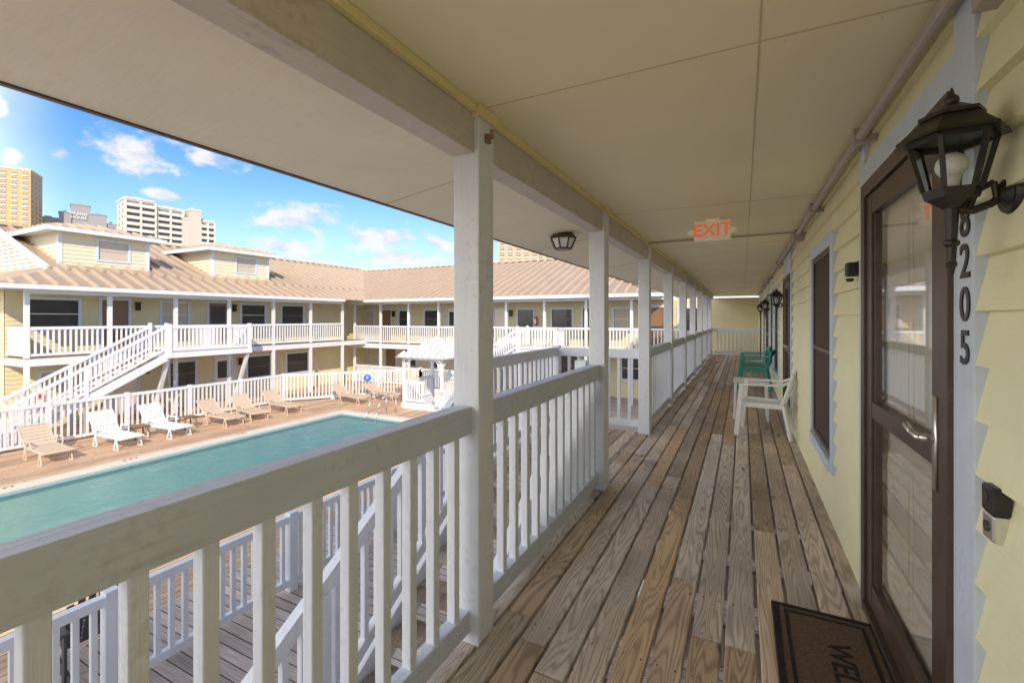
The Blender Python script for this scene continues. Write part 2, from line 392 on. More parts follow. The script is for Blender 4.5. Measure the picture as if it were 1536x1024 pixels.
# deck planks
b=B(); pw=.1435; x=-1.225; k=0
while x<WX-.02:
    x1=min(x+pw-.013,WX-.002)
    y=-3+random.uniform(0,3.0)
    ya=-3.0
    while ya<20.6:
        L=random.choice([2.44,3.05,3.66,4.27,4.88]); yb=min(ya+L if ya>-3 else y,20.6)
        if yb-ya>.3:
            dz=random.uniform(-.003,.003)
            b.box(x+random.uniform(0,.003),x1-random.uniform(0,.004),ya+.003,yb-.003,-.038+dz,dz,0,random.random())
        ya=yb
    x+=pw;k+=1
dk=b.build('deck_floor',[DECK],None,.005)
b=B(); 
y=-3
while y<20.6: b.box(-1.2,WX,y,y+.04,-.24,-.042); y+=.61
b.box(-1.245,-1.205,-3,3.9,-.26,-.045); b.box(-1.245,-1.205,6.2,20.6,-.26,-.045)
b.build('deck_joists',[STEP],dk)
b=B(); y=-.4
while y<8:
    for j in range(12):
        xx=-1.225+pw*j
        for q in(.03,.105): 
            b.cyl((xx+q,y+random.uniform(-.01,.01),.0),(xx+q,y,.0035),.0032,.0032,6)
    y+=.61
b.build('deck_nails',[BLACK],dk)
def stairs(name,top,dirv,side,w,rise,n,run,mr,mt,rails=(1,1),landrail=0):
    top=V(top);dv=V(dirv);sd=V(side);g=grp(name)
    b=B();st=rise/n;Z=V((0,0,1))
    end=top+dv*run*n-Z*rise
    t=B()
    for k in range(n-1):
        p=top+dv*run*(k)-Z*st*(k+1)
        for h in(0,1):
            q=p+dv*(run*(.26+.5*h))-Z*.02
            t.beam(q+sd*.04,q+sd*(w-.04),run*.48,.038,0,r=random.random())
    for e in(0,w):
        b.beam(top+sd*e-Z*.16,end+sd*e-Z*.16+Z*.12,.045,.26,0)
    for e,on in zip((.0,w),rails):
        if on:
            railing(b,top+sd*e,end+sd*e,1.02,.16,.15,.04,.07,.10,.08)
            b.beam(end+sd*e-V((0,0,0)),end+sd*e+Z*1.1,.1,.1)
            b.beam(top+sd*e-Z*.2,top+sd*e+Z*1.12,.1,.1)
            mp=(top+end)/2; b.beam(mp+sd*e-Z*(rise/2),mp+sd*e+Z*.95,.1,.1)
    b.build('stair_rails_and_stringers',[mr],g)
    t.build('treads',[mt],g)
    return g
b=B(); x=-2.4
while x<-1.24:
    b.box(x,min(x+.134,-1.228),4.0,6.15,-.038,random.uniform(-.002,.002),0,random.random()); x+=.1435
lg=grp('stair_landing'); b.build('landing_boards',[DECK],lg,.004)
b=B(); b.box(-2.45,-2.405,4.0,6.2,-.26,-.005);b.box(-2.405,-1.21,6.155,6.2,-.26,-.005)
b.box(-2.47,-2.36,3.93,4.04,-2.4,1.1);b.box(-2.47,-2.36,6.12,6.23,-2.4,1.1)
railing(b,(-2.42,4.04,0),(-2.42,6.12,0)); railing(b,(-2.36,6.17,0),(-1.22,6.17,0))
b.build('landing_rails',[WHITE],lg,.004)
stairs('staircase',(-2.4,3.95,0),(0,-1,0),(1,0,0),1.1,2.4,14,.275,WHITE,STEP,(1,1))
# ================================================================ GROUND, POOL
G=-2.4
PX0,PX1,PY0,PY1=-14.8,-9.8,-7,13.6
b=B(); R=3000;cx0,cx1,cy0,cy1=PX0-.3,PX1+.3,PY0-.3,PY1+.3;gz=G-.25
b.quad([(-R,-R,gz),(cx0,-R,gz),(cx0,R,gz),(-R,R,gz)]);b.quad([(cx1,-R,gz),(R,-R,gz),(R,R,gz),(cx1,R,gz)])
b.quad([(cx0,-R,gz),(cx1,-R,gz),(cx1,cy0,gz),(cx0,cy0,gz)]);b.quad([(cx0,cy1,gz),(cx1,cy1,gz),(cx1,R,gz),(cx0,R,gz)])
b.build('ground',[GRND])
b=B()
c=.38
b.box(-26,PX0-c,-12,30,G-.06,G); b.box(PX0-c,PX1+c,PY1+c,30,G-.06,G); b.box(PX1+c,-7.0,-12,30,G-.06,G);b.box(PX0-c,PX1+c,-12,PY0-c,G-.06,G)
b.build('pool_deck',[PDECK])
b=B(); b.box(-7.0,WX+.15,-12,30,G-.06,G-.003); b.build('lower_walkway',[LDECK])
pool=grp('swimming_pool')
b=B();zt=G+.03
b.box(PX0-c,PX0,PY0-c,PY1+c,G-.2,zt);b.box(PX1,PX1+c,PY0-c,PY1+c,G-.2,zt);b.box(PX0,PX1,PY1,PY1+c,G-.2,zt);b.box(PX0,PX1,PY0-c,PY0,G-.2,zt)
b.build('coping',[COP],pool,.015)
b=B();pb=G-1.5
b.box(PX0-.2,PX0,PY0,PY1,pb,G-.201);b.box(PX1,PX1+.2,PY0,PY1,pb,G-.201);b.box(PX0-.2,PX1+.2,PY1,PY1+.2,pb,G-.201);b.box(PX0-.2,PX1+.2,PY0-.2,PY0,pb,G-.201)
b.quad([(PX0,PY0,G-.9),(PX1,PY0,G-.9),(PX1,6,G-1.0),(PX0,6,G-1.0)]);b.quad([(PX0,6,G-1.0),(PX1,6,G-1.0),(PX1,PY1,G-1.49),(PX0,PY1,G-1.49)])
b.build('basin',[PLASTER],pool)
b=B()
b.box(PX0,PX0+.012,PY0,PY1,G-.2,G-.03);b.box(PX0,PX1,PY1-.012,PY1,G-.2,G-.03)
b.build('tile_band',[TILE],pool)
b=B(); b.quad([(PX0,PY0,G-.1),(PX1,PY0,G-.1),(PX1,PY1,G-.1),(PX0,PY1,G-.1)]); b.build('water_surface',[WATER],pool)
for yy,tx in ((4.0,'7'),(6.4,'5'),(9.5,'4')):
    text('depth_marking',tx+' FT',.2,(PX0-.19,yy,zt+.002),(0,1,0),(-1,0,0),BLACK,pool,.001)
lad=grp('pool_handrail')
b=B()
for xx in(-13.3,-12.8):
    pts=[V((xx,14.6,G)),V((xx,14.58,G+.6)),V((xx,14.45,G+.78)),V((xx,14.2,G+.84)),V((xx,13.8,G+.7)),V((xx,13.5,G+.3)),V((xx,13.4,G-.3))]
    b.tube(pts,.025,0,8)
b.build('rails',[SILVER],lad,0,True)
def fence(name,pts,h,mat=WHITEF,base=G,pitch=.15,post=2.0,parentname=None):
    b=B()
    for p,q in zip(pts[:-1],pts[1:]):
        p=V((*p,base));q=V((*q,base));L=(q-p).length;n=max(1,round(L/post))
        for k in range(n):
            a=p+(q-p)*k/n;c=p+(q-p)*(k+1)/n
            railing(b,a,c,h,.13,pitch,.05,.09,.10,.09); b.box(a.x-.06,a.x+.06,a.y-.06,a.y+.06,base,base+h+.04)
    b.box(q.x-.06,q.x+.06,q.y-.06,q.y+.06,base,base+h+.04)
    return b.build(name,[mat])
fence('pool_fence',[(-19,0),(-19,14),(-15,19)],1.3)
fence('picket_railing',[(-5.8,-4),(-5.8,17)],1.08,WHITEF,G,.14)
fence('picket_railing',[(-15,19),(-13.2,19)],1.22)
# ================================================================ roof helper
def roofface(b,O,S,U,L,R,sl,hl,hr,m=0,rib=.5,rm=2):
    O=V(O);S=V(S);U=V(U);Up=U+V((0,0,sl))
    a=R if hl else 0;c=R if hr else 0
    b.quad([O,O+S*L,O+S*(L-c)+Up*R,O+S*a+Up*R],m)
    n=int(L/rib);nn=S.cross(Up).normalized()
    if nn.z<0: nn=-nn
    for k in range(n+1):
        s=k*L/n;r=R
        if hl: r=min(r,s)
        if hr: r=min(r,L-s)
        if r<.15: continue
        b.beam(O+S*s+nn*.045,O+S*s+Up*r+nn*.045,.07,.10,rm,up=tuple(nn))
def ridge(b,p,q,m=0): b.beam(V(p)+V((0,0,.06)),V(q)+V((0,0,.06)),.3,.08,m)
# ================================================================ LEFT WING
lw=grp('motel_building')
FX=-20.5;WXL=-22.1;EX=-19.9;LY0,LY1=5.0,18.3;ez=2.52;sl=.376;F=.2
b=B();O2=(WXL,5.9,0);D2=(0,1,0);N2=(1,0,0);L2=18.6-5.9
def wallset(b,O,D,N,L,zb,ops):
    siding(b,O,D,N,L,zb,zb+(2.32 if zb>-1 else 2.4),[(s0,s1,z0,z1) for s0,s1,z0,z1,k in ops],.15,.02,0)
    for s0,s1,z0,z1,k in ops:
        opening(b,O,D,N,s0,s1,z0,z1,k,1,2 if random.random()<.75 else 3,4 if random.random()<.35 else 5)
def mkops(L,zb,seq,start=.5):
    o=[];s=start;i=0
    while True:
        k,w,g=seq[i%len(seq)]
        if s+w>L-.2: break
        if k=='w': o.append((s,s+w,zb+.85,zb+2.05,'w'))
        else: o.append((s,s+w,zb+.01,zb+2.1,k))
        s+=w+g;i+=1
    return o
seq=[('w',1.5,.5),('d',1.05,1.0),('w',1.2,.7),('g',1.05,.5),('w',1.4,.8)]
lo1=mkops(L2,F,seq);lo2=mkops(L2,G,seq,.8)
wallset(b,O2,D2,N2,L2,F,lo1); wallset(b,O2,D2,N2,L2,G,lo2)
b.box(-34,WXL-.06,5.9,30,G,F+2.31)
siding(b,(WXL,5.9,0),(-1,0,0),(0,-1,0),12,G,F+2.3,[],.15,.02)
b.build('walls',[SIDEF,TRIM,DARKG,CURT,DOORC,DOORB],lw)
b=B()
for o in lo1+lo2:
    if o[4]!='w': b.box(WXL+.03,WXL+.16,5.9+o[1]+.12,5.9+o[1]+.26,o[2]+1.6,o[2]+1.9,0); b.box(WXL+.05,WXL+.2,5.9+o[1]+.09,5.9+o[1]+.29,o[2]+1.9,o[2]+1.94,0)
b.build('porch_lights',[BLACK],lw)
b=B()
b.box(WXL-.05,FX+.06,5.85,20.7,F-.26,F-.03,0); b.box(WXL,FX+.04,5.87,20.6,F-.03,F,1)
y=5.9;pys=[]
while y<20.5:
    b.box(FX-.06,FX+.06,y,y+.12,G,F-.26,0);b.box(FX-.06,FX+.06,y,y+.12,F,ez-.2,0);pys.append(y);y+=2.15
for a,c in zip(pys[:-1],pys[1:]): railing(b,(FX,a+.12,F),(FX,c,F),1.02,.1,.15,.05,.09,.10,.08)
railing(b,(FX,5.96,F),(WXL,5.96,F),1.02,.1,.15,.05)
b.box(FX-.05,FX+.05,5.9,18.9,ez-.22,ez-.06,0)
b.build('walkway_rails_posts',[WHITEF,FDECK],lw)
b=B()
b.box(-35,EX,LY0,LY1+.2,ez-.055,ez-.02,1)
b.box(EX,EX+.03,LY0-.03,LY1+.2,ez-.1,ez+.04,1);b.box(-35,EX,LY0-.03,LY0,ez-.1,ez+.04,1)
XR=-27.4;RR=EX-XR
roofface(b,(EX,LY0,ez),(0,1,0),(-1,0,0),LY1+4-LY0,1.9,sl,True,False)
roofface(b,(EX-1.9,LY0+1.9,ez+1.9*sl),(0,1,0),(-1,0,0),LY1+8-LY0,RR-1.9,sl,False,False)
roofface(b,(-35,LY0,ez),(1,0,0),(0,1,0),15.1,1.9,sl,False,True)
b.quad([(XR,LY0+1.9,ez+RR*sl),(XR,27,ez+RR*sl),(-35,27,ez),(-35,LY0+1.9,ez)],0)
ridge(b,(XR,LY0+1.9,ez+RR*sl),(XR,27,ez+RR*sl),2)
b.beam((EX-1.9,LY0+1.85,ez+1.9*sl+.02),(XR,LY0+1.85,ez+RR*sl+.02),.12,.2,1)
b.build('roof',[ROOF,WHITEF,ROOFR],lw)
b=B(); gy=LY0+1.95
zz=ez+1.9*sl
while zz<ez+RR*sl-.05:
    z2=zz+.16; xa=EX-(zz-ez)/sl; 
    b.quad([(xa,gy-.03,zz),(-34.9,gy-.03,zz),(-34.9,gy,z2),(xa-.16/sl,gy,z2)]); zz=z2
b.build('gable_siding',[SIDEP],lw)
def dormer(y0,y1):
    xf=-22.5;zb=ez+(EX-xf)*sl;zt=4.72;xb=XR+.5
    b=B();siding(b,(xf,y0,0),(0,1,0),(1,0,0),y1-y0,zb-.05,zt,[((y1-y0)*.38,(y1-y0)*.78,zb+.22,zt-.12)],.15,.02)
    b.box(xb,xf-.06,y0+.02,y1-.02,zb-.3,zt)
    siding(b,(xf,y0,0),(-1,0,0),(0,-1,0),xf-xb,zb-.1,zt,[],.15,.02)
    opening(b,(xf,y0,0),(0,1,0),(1,0,0),(y1-y0)*.38,(y1-y0)*.78,zb+.22,zt-.12,'w',1,2,2,.08)
    for yy in(y0-.03,y1-.09): b.box(xf-.1,xf+.035,yy,yy+.12,zb-.05,zt,3)
    b.build('dormer_walls',[SIDEP,TRIM,CURT,WHITEF],lw)
    r=B();ov=.45;ex=xf+ov;ya,yb=y0-ov,y1+ov;ym=(ya+yb)/2;hw=(yb-ya)/2;s2=.25
    r.box(xb,ex,ya,yb,zt,zt+.03,1);r.box(ex,ex+.03,ya-.03,yb+.03,zt-.05,zt+.1,1);r.box(xb,ex,ya-.03,ya,zt-.05,zt+.1,1)
    z=zt+.09
    roofface(r,(ex,ya,z),(0,1,0),(-1,0,0),yb-ya,hw,s2,True,True,0,.4)
    roofface(r,(xb-2,ya,z),(1,0,0),(0,1,0),ex-xb+2,hw,s2,False,True,0,.4)
    roofface(r,(xb-2,yb,z),(1,0,0),(0,-1,0),ex-xb+2,hw,s2,False,True,0,.4)
    r.build('dormer_roof',[ROOF,WHITEF,ROOFR],lw)
dormer(7.39,10.22);dormer(12.83,15.69)
stairs('staircase',(-20.35,9.3,F),(0,-1,0),(1,0,0),1.15,F-G,15,.31,WHITEF,STEP,(1,1))
b=B(); b.box(-20.4,-19.15,9.35,12.6,F-.2,F);railing(b,(-19.2,9.35,F),(-19.2,12.6,F),1.02,.1,.15,.05);railing(b,(-20.4,12.58,F),(-19.2,12.58,F),1.02,.1,.15,.05)
for y in(9.4,12.5): b.box(-19.25,-19.13,y-.06,y+.06,F-.2,F+1.08); b.beam((-20.4,y,G),(-19.3,y,F-.2),.12,.12)
b.build('stair_landing',[WHITEF])
# ================================================================ REAR WING
rw=grp('motel_building')
RYF=20.7;RYW=22.4;REY=19.95;rz=2.55
b=B();O3=(-23,RYW,0);D3=(1,0,0);N3=(0,-1,0);L3=25.5
seq2=[('w',1.1,.45),('d',1.0,.5),('w',1.1,.9),('w',1.3,.4),('g',1.0,.6)]
ro1=mkops(22.6,0,seq2)
wallset(b,O3,D3,N3,L3,0,ro1);wallset(b,O3,D3,N3,L3,G,mkops(L3,G,seq2,.9))
b.box(-34,9,RYW+.06,32,G,2.4)
b.build('walls',[SIDEF,TRIM,DARKG,CURT,DOORC,DOORB],rw)
b=B()
for o in ro1:
    if o[4]!='w': x=-23+o[1]+.18;b.box(x-.08,x+.08,RYW-.16,RYW-.03,1.6,1.9); b.box(x-.11,x+.11,RYW-.2,RYW-.03,1.9,1.94)
b.build('porch_lights',[BLACK],rw)
b=B()
b.box(-22,-1.25,RYF-.04,RYW,-.3,-.03,0);b.box(-22,-1.25,RYF-.02,RYW,-.03,0,1);b.box(-1.249,3,20.62,RYW,-.3,0,0)
x=-21.5;pxs=[]
while x<-1.5:
    b.box(x,x+.12,RYF-.06,RYF+.06,G,-.3,0);b.box(x,x+.12,RYF-.06,RYF+.06,0,rz-.2,0);pxs.append(x);x+=2.12
for a,c in zip(pxs[:-1],pxs[1:]): railing(b,(a+.12,RYF,0),(c,RYF,0),1.05,.1,.15,.05,.09,.10,.08); railing(b,(a+.12,RYF,G),(c,RYF,G),1.05,.1,.15,.05,.09,.10,.08) if c<-12 else None
b.box(-22,-1.25,RYF-.05,RYF+.05,rz-.24,rz-.08,0)
b.build('walkway_rails_posts',[WHITEF,FDECK],rw)
b=B()
b.box(-34,-3.1,REY,REY+3,rz-.07,rz-.03,1);b.box(-34,-3.1,REY-.03,REY,rz-.12,rz+.03,1);b.box(-3.1,-3.07,REY-.03,34,rz-.12,rz+.03,1)
RL=34-3.1;RRr=7.05
roofface(b,(-34,REY,rz),(1,0,0),(0,1,0),RL,RRr,sl,False,True)
roofface(b,(-3.1,REY,rz),(0,1,0),(-1,0,0),14.1,RRr,sl,True,True)
b.quad([(-34,REY+RRr,rz+RRr*sl),(-3.1-RRr,REY+RRr,rz+RRr*sl),(-3.1,REY+14.1,rz),(-34,REY+14.1,rz)],0)
ridge(b,(-34,REY+RRr,rz+RRr*sl),(-3.1-RRr,REY+RRr,rz+RRr*sl),2)
b.beam((-3.1,REY,rz+.05),(-3.1-RRr,REY+RRr,rz+RRr*sl+.05),.25,.08,2)
b.build('roof',[ROOF,WHITEF,ROOFR],rw)
stairs('staircase',(-9.6,19.5,0),(-1,0,0),(0,1,0),1.1,2.4,14,.28,WHITEF,STEP,(1,1))
b=B();b.box(-9.6,-7.6,19.45,20.64,-.2,0);railing(b,(-9.6,19.5,0),(-7.6,19.5,0),1.05,.1,.15,.05);railing(b,(-7.62,19.5,0),(-7.62,20.6,0),1.05,.1,.15,.05)
for x in(-9.6,-7.7): b.box(x,x+.12,19.44,19.56,G,1.08)
b.build('stair_landing',[WHITEF])
# ================================================================ GAZEBO
gz=grp('gazebo');gx,gy=-12.2,16.6
b=B();h=1.0
b.box(gx-h-.1,gx+h+.1,gy-h-.1,gy+h+.1,G,G+.25,0)
for sx in(-1,1):
    for sy in(-1,1):
        b.box(gx+sx*h-.06,gx+sx*h+.06,gy+sy*h-.06,gy+sy*h+.06,G+.25,G+2.15,0)
        b.beam((gx+sx*h,gy+sy*h,G+1.8),(gx+sx*(h-.35),gy+sy*h,G+2.12),.06,.08);b.beam((gx+sx*h,gy+sy*h,G+1.8),(gx+sx*h,gy+sy*(h-.35),G+2.12),.06,.08)
zz=G+.25
railing(b,(gx-h,gy-h,zz),(gx+.1,gy-h,zz),.95,.1,.13,.04);railing(b,(gx-h,gy-h,zz),(gx-h,gy+h,zz),.95,.1,.13,.04);railing(b,(gx-h,gy+h,zz),(gx+h,gy+h,zz),.95,.1,.13,.04);railing(b,(gx+h,gy-h,zz),(gx+h,gy+h,zz),.95,.1,.13,.04)
for q in(-1,1): b.box(gx-h-.05,gx+h+.05,gy+q*h-.05,gy+q*h+.05,G+2.1,G+2.25)
for q in(-1,1): b.box(gx+q*h-.05,gx+q*h+.05,gy-h+.05,gy+h-.05,G+2.1,G+2.25)
b.build('frame',[WHITEF],gz)
b=B();e=h+.3;z=G+2.2
for O_,S_,U_ in(((gx-e,gy-e,z),(1,0,0),(0,1,0)),((gx+e,gy-e,z),(0,1,0),(-1,0,0)),((gx+e,gy+e,z),(-1,0,0),(0,-1,0)),((gx-e,gy+e,z),(0,-1,0),(1,0,0))):
    roofface(b,O_,S_,U_,2*e,e,.62,True,True,0,.3)
b.sphere((gx,gy,z+e*.62+.05),.07)
GZR=paint('gazebo_roof_grey',(.46,.48,.49),.45,.06,2,0,dirtamt=0)
b.build('roof',[GZR,GZR,WHITEF],gz)
def sign(name,x,y,z,w,h,mat,post,lines=()):
    g=grp(name);b=B();b.box(x-w/2,x+w/2,y-.012,y+.012,z-h/2,z+h/2)
    b.build('panel',[mat],g,.004)
    if post: 
        b=B();b.box(x-.03,x+.03,y+.014,y+.07,G,z+h/2);b.build('post',[WHITEF],g)
    for i,(tx,sz,mm) in enumerate(lines): text('lettering',tx,sz,(x,y-.015,z+h*.28-i*sz*1.15),(1,0,0),(0,0,1),mm,g,.001)
sign('warning_sign',-11.1,15.3,G+.62,.5,.72,SIGNW,True,[('WARNING',.11,RED),('NO LIFEGUARD',.06,BLACK),('ON DUTY',.06,BLACK),('NO DIVING',.08,RED)])
sign('pool_rules_sign',-11.25,15.6,G+1.6,.22,.3,SIGNW,True,[('POOL',.07,RED),('RULES',.06,BLACK)])
g=grp('round_blue_sign');b=B();b.cyl((-16.6,16.85,G+.95),(-16.56,16.82,G+.95),.17,.17,20);b.build('disc',[BLUE],g)
text('lettering','P',.22,(-16.545,16.80,G+.95),(.78,.62,0),(0,0,1),SIGNW,g)
def extg(x,y,z,nx,ny,r=.09):
    g=grp('fire_extinguisher_cabinet');b=B();b.box(x-r,x+r,y-r,y+r,z-.24,z+.24);b.build('cabinet',[RED],g,.02)
    b=B();q=r+.001;b.box(x+nx*q-.05*abs(ny)-.004,x+nx*q+.05*abs(ny)+.004,y+ny*q-.05*abs(nx)-.004,y+ny*q+.05*abs(nx)+.004,z-.15,z+.1);b.build('window',[SIGNW],g)
extg(-20.28,6.2,G+1.2,1,0);extg(-9.9,22.28,1.35,0,-1,.07)
# ================================================================ CHAIRS
def lounge(x,y,rot,mat,back=50):
    g=grp('lounge_chair',(x,y,G),rot);b=B();w=.62;z=.34
    for s in(-1,1):
        b.tube([V((.95,s*w/2,z-.02)),V((-.35,s*w/2,z))],.022)
        a=math.radians(back);e=V((-.35-.75*math.cos(a),s*w/2,z+.75*math.sin(a)));b.tube([V((-.35,s*w/2,z)),e],.022)
        for lx in(.75,-.35): b.tube([V((lx,s*w/2,z)),V((lx+.1,s*w/2,0)),V((lx-.12,s*w/2,0)),V((lx,s*w/2,z))],.018)
        b.tube([V((-.3,s*w/2,z)),V((-.3,s*(w/2+.03),z+.2)),V((.1,s*(w/2+.03),z+.2)),V((.15,s*w/2,z))],.018)
    b.tube([V((.95,-w/2,z-.02)),V((.95,w/2,z-.02))],.022);b.tube([V((e.x,-w/2,e.z)),V((e.x,w/2,e.z))],.022)
    k=.9
    while k>-.33: b.box(k-.05,k+.05,-w/2,w/2,z-.0,z+.015,0);k-=.12
    for j in range(6):
        t=.06+j*.12;c=V((-.35-t*math.cos(a),0,z+t*math.sin(a)))
        b.beam(c+V((0,-w/2,0)),c+V((0,w/2,0)),.1,.015,0,up=(math.sin(a),0,math.cos(a)))
    b.build('frame_and_slats',[mat],g)
for x,y,m,bk in((-17.2,3.6,TANP,35),(-17.3,5.4,TANP,40),(-17.3,6.95,PLASTIC,58),(-17.3,8.3,PLASTIC,58),(-17.2,10.1,TANP,40),(-17.2,11.2,TANP,38),(-17.2,12.6,TANP,38),(-16.2,15.4,TANP,35),(-15.3,16.6,TANP,30)):
    lounge(x,y,random.uniform(-.16,.16),m,bk)
def stable(x,y):
    g=grp('side_table',(x,y,G));b=B()
    for k in range(5): b.box(-.22,.22,-.22+.09*k,-.14+.09*k,.4,.42)
    for a in(-1,1):
        for c in(-1,1): b.beam((a*.2,c*.2,0),(a*.17,c*.17,.4),.035,.035)
        b.beam((a*.18,-.2,.38),(a*.18,.2,.38),.03,.04)
    b.build('top_and_legs',[DOORB],g)
stable(-17.5,7.7);stable(-17.6,9.2)
def adirondack(name,x,y,z,rot,mat,sc=1):
    g=grp(name,(x,y,z),rot);b=B();n=7
    for k in range(n):
        t=(k-(n-1)/2)/((n-1)/2);hh=.72-.13*t*t
        b.beam((-.18,t*.22,.30),(-.18-.36*hh,t*.27,.30+.94*hh),.062,.018,up=(1,0,.4))
    for k in range(6): b.box(-.2+.085*k,-.125+.085*k,-.26,.26,.30+.017*k,.318+.017*k)
    for s in(-1,1):
        b.beam((-.5,s*.28,.02),(.34,s*.28,.37),.03,.11)
        b.beam((.30,s*.30,0),(.30,s*.30,.56),.09,.03);b.beam((-.34,s*.30,.0),(-.34,s*.30,.58),.06,.03)
        b.beam((-.42,s*.33,.575),(.38,s*.33,.58),.12,.025)
    b.beam((-.33,-.28,.66),(-.33,.28,.66),.05,.03);b.beam((.32,-.27,.34),(.32,.27,.34),.02,.08)
    b.build('slats_and_frame',[mat],g,.006)
adirondack('adirondack_chair',-6.75,2.45,G,math.pi,DARKP)
def monobloc(x,y,rot,mat=PLASTIC,sc=1.0):
    g=grp('plastic_armchair',(x,y,0),rot);b=B()
    for s in(-1,1):
        b.beam((.30,s*.27,0),(.24,s*.25,.66),.06,.035,w1=.05,h1=.05)
        b.beam((-.30,s*.25,0),(-.22,s*.22,.42),.06,.035)
        pts=[V((.27,s*.255,.655)),V((.05,s*.275,.665)),V((-.2,s*.26,.67)),V((-.3,s*.21,.72))]
        for p,q in zip(pts[:-1],pts[1:]): b.beam(p,q,.055,.025)
        b.beam((.235,s*.24,.40),(-.22,s*.22,.40),.025,.06)
    ns=6
    for k in range(ns):
        xa=.25-.48*k/ns;xb=.25-.48*(k+1)/ns
        za=.425-.02*math.sin(math.pi*k/ns);zb=.425-.02*math.sin(math.pi*(k+1)/ns)
        b.hexa([(xb,-.235,zb-.02),(xa,-.235,za-.02),(xa,.235,za-.02),(xb,.235,zb-.02),(xb,-.235,zb),(xa,-.235,za),(xa,.235,za),(xb,.235,zb)])
    for k in range(7):
        t=(k-3)/3;cx=-.24+.05*t*t
        b.beam((cx,t*.19,.42),(cx-.12,t*.215,.80-.03*t*t),.04,.012,up=(1,0,0))
    pts=[V((-.36+.05*t*t,t*.24,.815-.05*t*t)) for t in(-1,-.6,-.2,.2,.6,1)]
    for p,q in zip(pts[:-1],pts[1:]): b.beam(p,q,.03,.08)
    for s in(-1,1): b.beam((-.2,s*.235,.42),(-.31,s*.245,.78),.05,.03,up=(1,0,0))
    b.build('shell',[mat],g,.006)
monobloc(.25,6.75,math.pi-.12)
monobloc(.22,10.9,math.pi-.1,TEAL);monobloc(.22,12.2,math.pi+.05,TEAL)
g=grp('plastic_side_table',(.10,7.75,0));b=B();b.box(-.24,.24,-.24,.24,.55,.575)
for a in(-1,1):
    for c in(-1,1): b.beam((a*.22,c*.22,0),(a*.20,c*.20,.55),.035,.035)
b.build('top_and_legs',[PLASTIC],g,.006)
# ================================================================ FIXTURES
def lantern(x,y,zc):
    g=grp('wall_lantern',(x,y,zc));b=B()
    n=6
    b.cyl((0,0,-.005),(0,0,.018),.055,.062,n);b.cyl((0,0,-.03),(0,0,-.005),.02,.05,n)
    b.cyl((0,0,-.17),(0,0,-.03),.009,.016,10);b.sphere((0,0,-.175),.012);b.cyl((0,0,-.21),(0,0,-.18),.003,.009,8);b.sphere((0,0,-.12),.018,0,10,.7)
    r0,r1=.058,.088
    for k in range(n):
        t=2*math.pi*k/n;a=V((math.cos(t)*r0,math.sin(t)*r0,.018));c=V((math.cos(t)*r1,math.sin(t)*r1,.145))
        b.beam(a,c,.010,.010)
        t2=2*math.pi*(k+1)/n;c2=V((math.cos(t2)*r1,math.sin(t2)*r1,.145));b.beam(c,c2,.012,.014)
    b.cyl((0,0,.15),(0,0,.158),.116,.112,n,rot=0);b.cyl((0,0,.158),(0,0,.205),.110,.062,n);b.cyl((0,0,.205),(0,0,.215),.068,.068,n);b.cyl((0,0,.215),(0,0,.24),.06,.02,n)
    b.sphere((0,0,.252),.016);b.cyl((0,0,.262),(0,0,.285),.008,.002,8)
    xw=WX-.018-x
    b.tube([V((0,0,-.03)),V((xw*.35,0,-.04)),V((xw*.7,0,-.025)),V((xw,0,.0))],.010,0,10)
    b.tube([V((xw*.3,0,-.04)),V((xw*.45,0,.01)),V((xw*.75,0,.03)),V((xw*.8,0,-.01))],.007,0,8)
    b.cyl((xw-.004,0,.0),(xw+.014,0,.0),.05,.062,20);b.cyl((xw-.02,0,.0),(xw-.004,0,.0),.02,.04,16)
    b.build('metal_body',[BLACK],g)
    b=B();b.cyl((0,0,.019),(0,0,.144),r0-.004,r1-.004,n,0,False,rot=0);b.build('glass_panes',[GLASS],g)
    b=B();b.sphere((0,0,.082),.034,0,16);b.cyl((0,0,.018),(0,0,.055),.014,.02,12);b.build('bulb',[BULB],g,0,True)
lantern(.485,1.58,1.815);lantern(.49,8.75,1.72);lantern(.49,17,1.72);lantern(.49,13.1,1.72)
for ch,z in(('8',1.78),('2',1.66),('0',1.535),('5',1.41)): text('door_number',ch,.14,(WX-.037,1.772,z),(0,-1,0),(0,0,1),BLACK,bold=.0015)
g=grp('video_doorbell');b=B();b.box(WX-.05,WX-.012,1.575,1.635,1.0,1.07);b.build('camera_head',[BLACK],g,.006)
b=B();b.box(WX-.048,WX-.012,1.575,1.635,.93,.999);b.build('faceplate',[SILVER],g,.006)
b=B();b.cyl((WX-.052,1.605,1.04),(WX-.048,1.605,1.04),.012,.012,16);b.cyl((WX-.052,1.605,.965),(WX-.047,1.605,.965),.014,.014,16);b.build('lens_and_button',[DARKG],g)
g=grp('motion_sensor');b=B();b.box(WX-.08,WX-.02,3.2,3.27,1.74,1.82);b.cyl((WX-.06,3.235,1.73),(WX-.06,3.235,1.71),.022,.018,12);b.build('housing',[BLACK],g,.008)
g=grp('ceiling_conduit');b=B()
b.cyl((.535,-3,CZ-.045),(.535,20.4,CZ-.045),.022,.022,12)
b.cyl((.53,5.93,CZ-.02),(-1.1,5.93,CZ-.02),.011,.011,10)
for y in [0,2.9,4.6,5.93,9,12,15]: b.box(.505,.60,y-.02,y+.02,CZ-.075,CZ-.002)
b.box(.50,.6,5.85,6.0,CZ-.12,CZ-.003)
b.box(.53,.595,1.5,1.60,2.29,2.38);b.cyl((.56,1.56,2.38),(.56,1.56,CZ-.05),.015,.015,10);b.cyl((.56,1.4,2.33),(.56,1.5,2.33),.015,.015,10)
b.build('pipes_and_boxes',[PIPE],g)
g=grp('exit_sign');ex,ey=-.27,4.86;b=B()
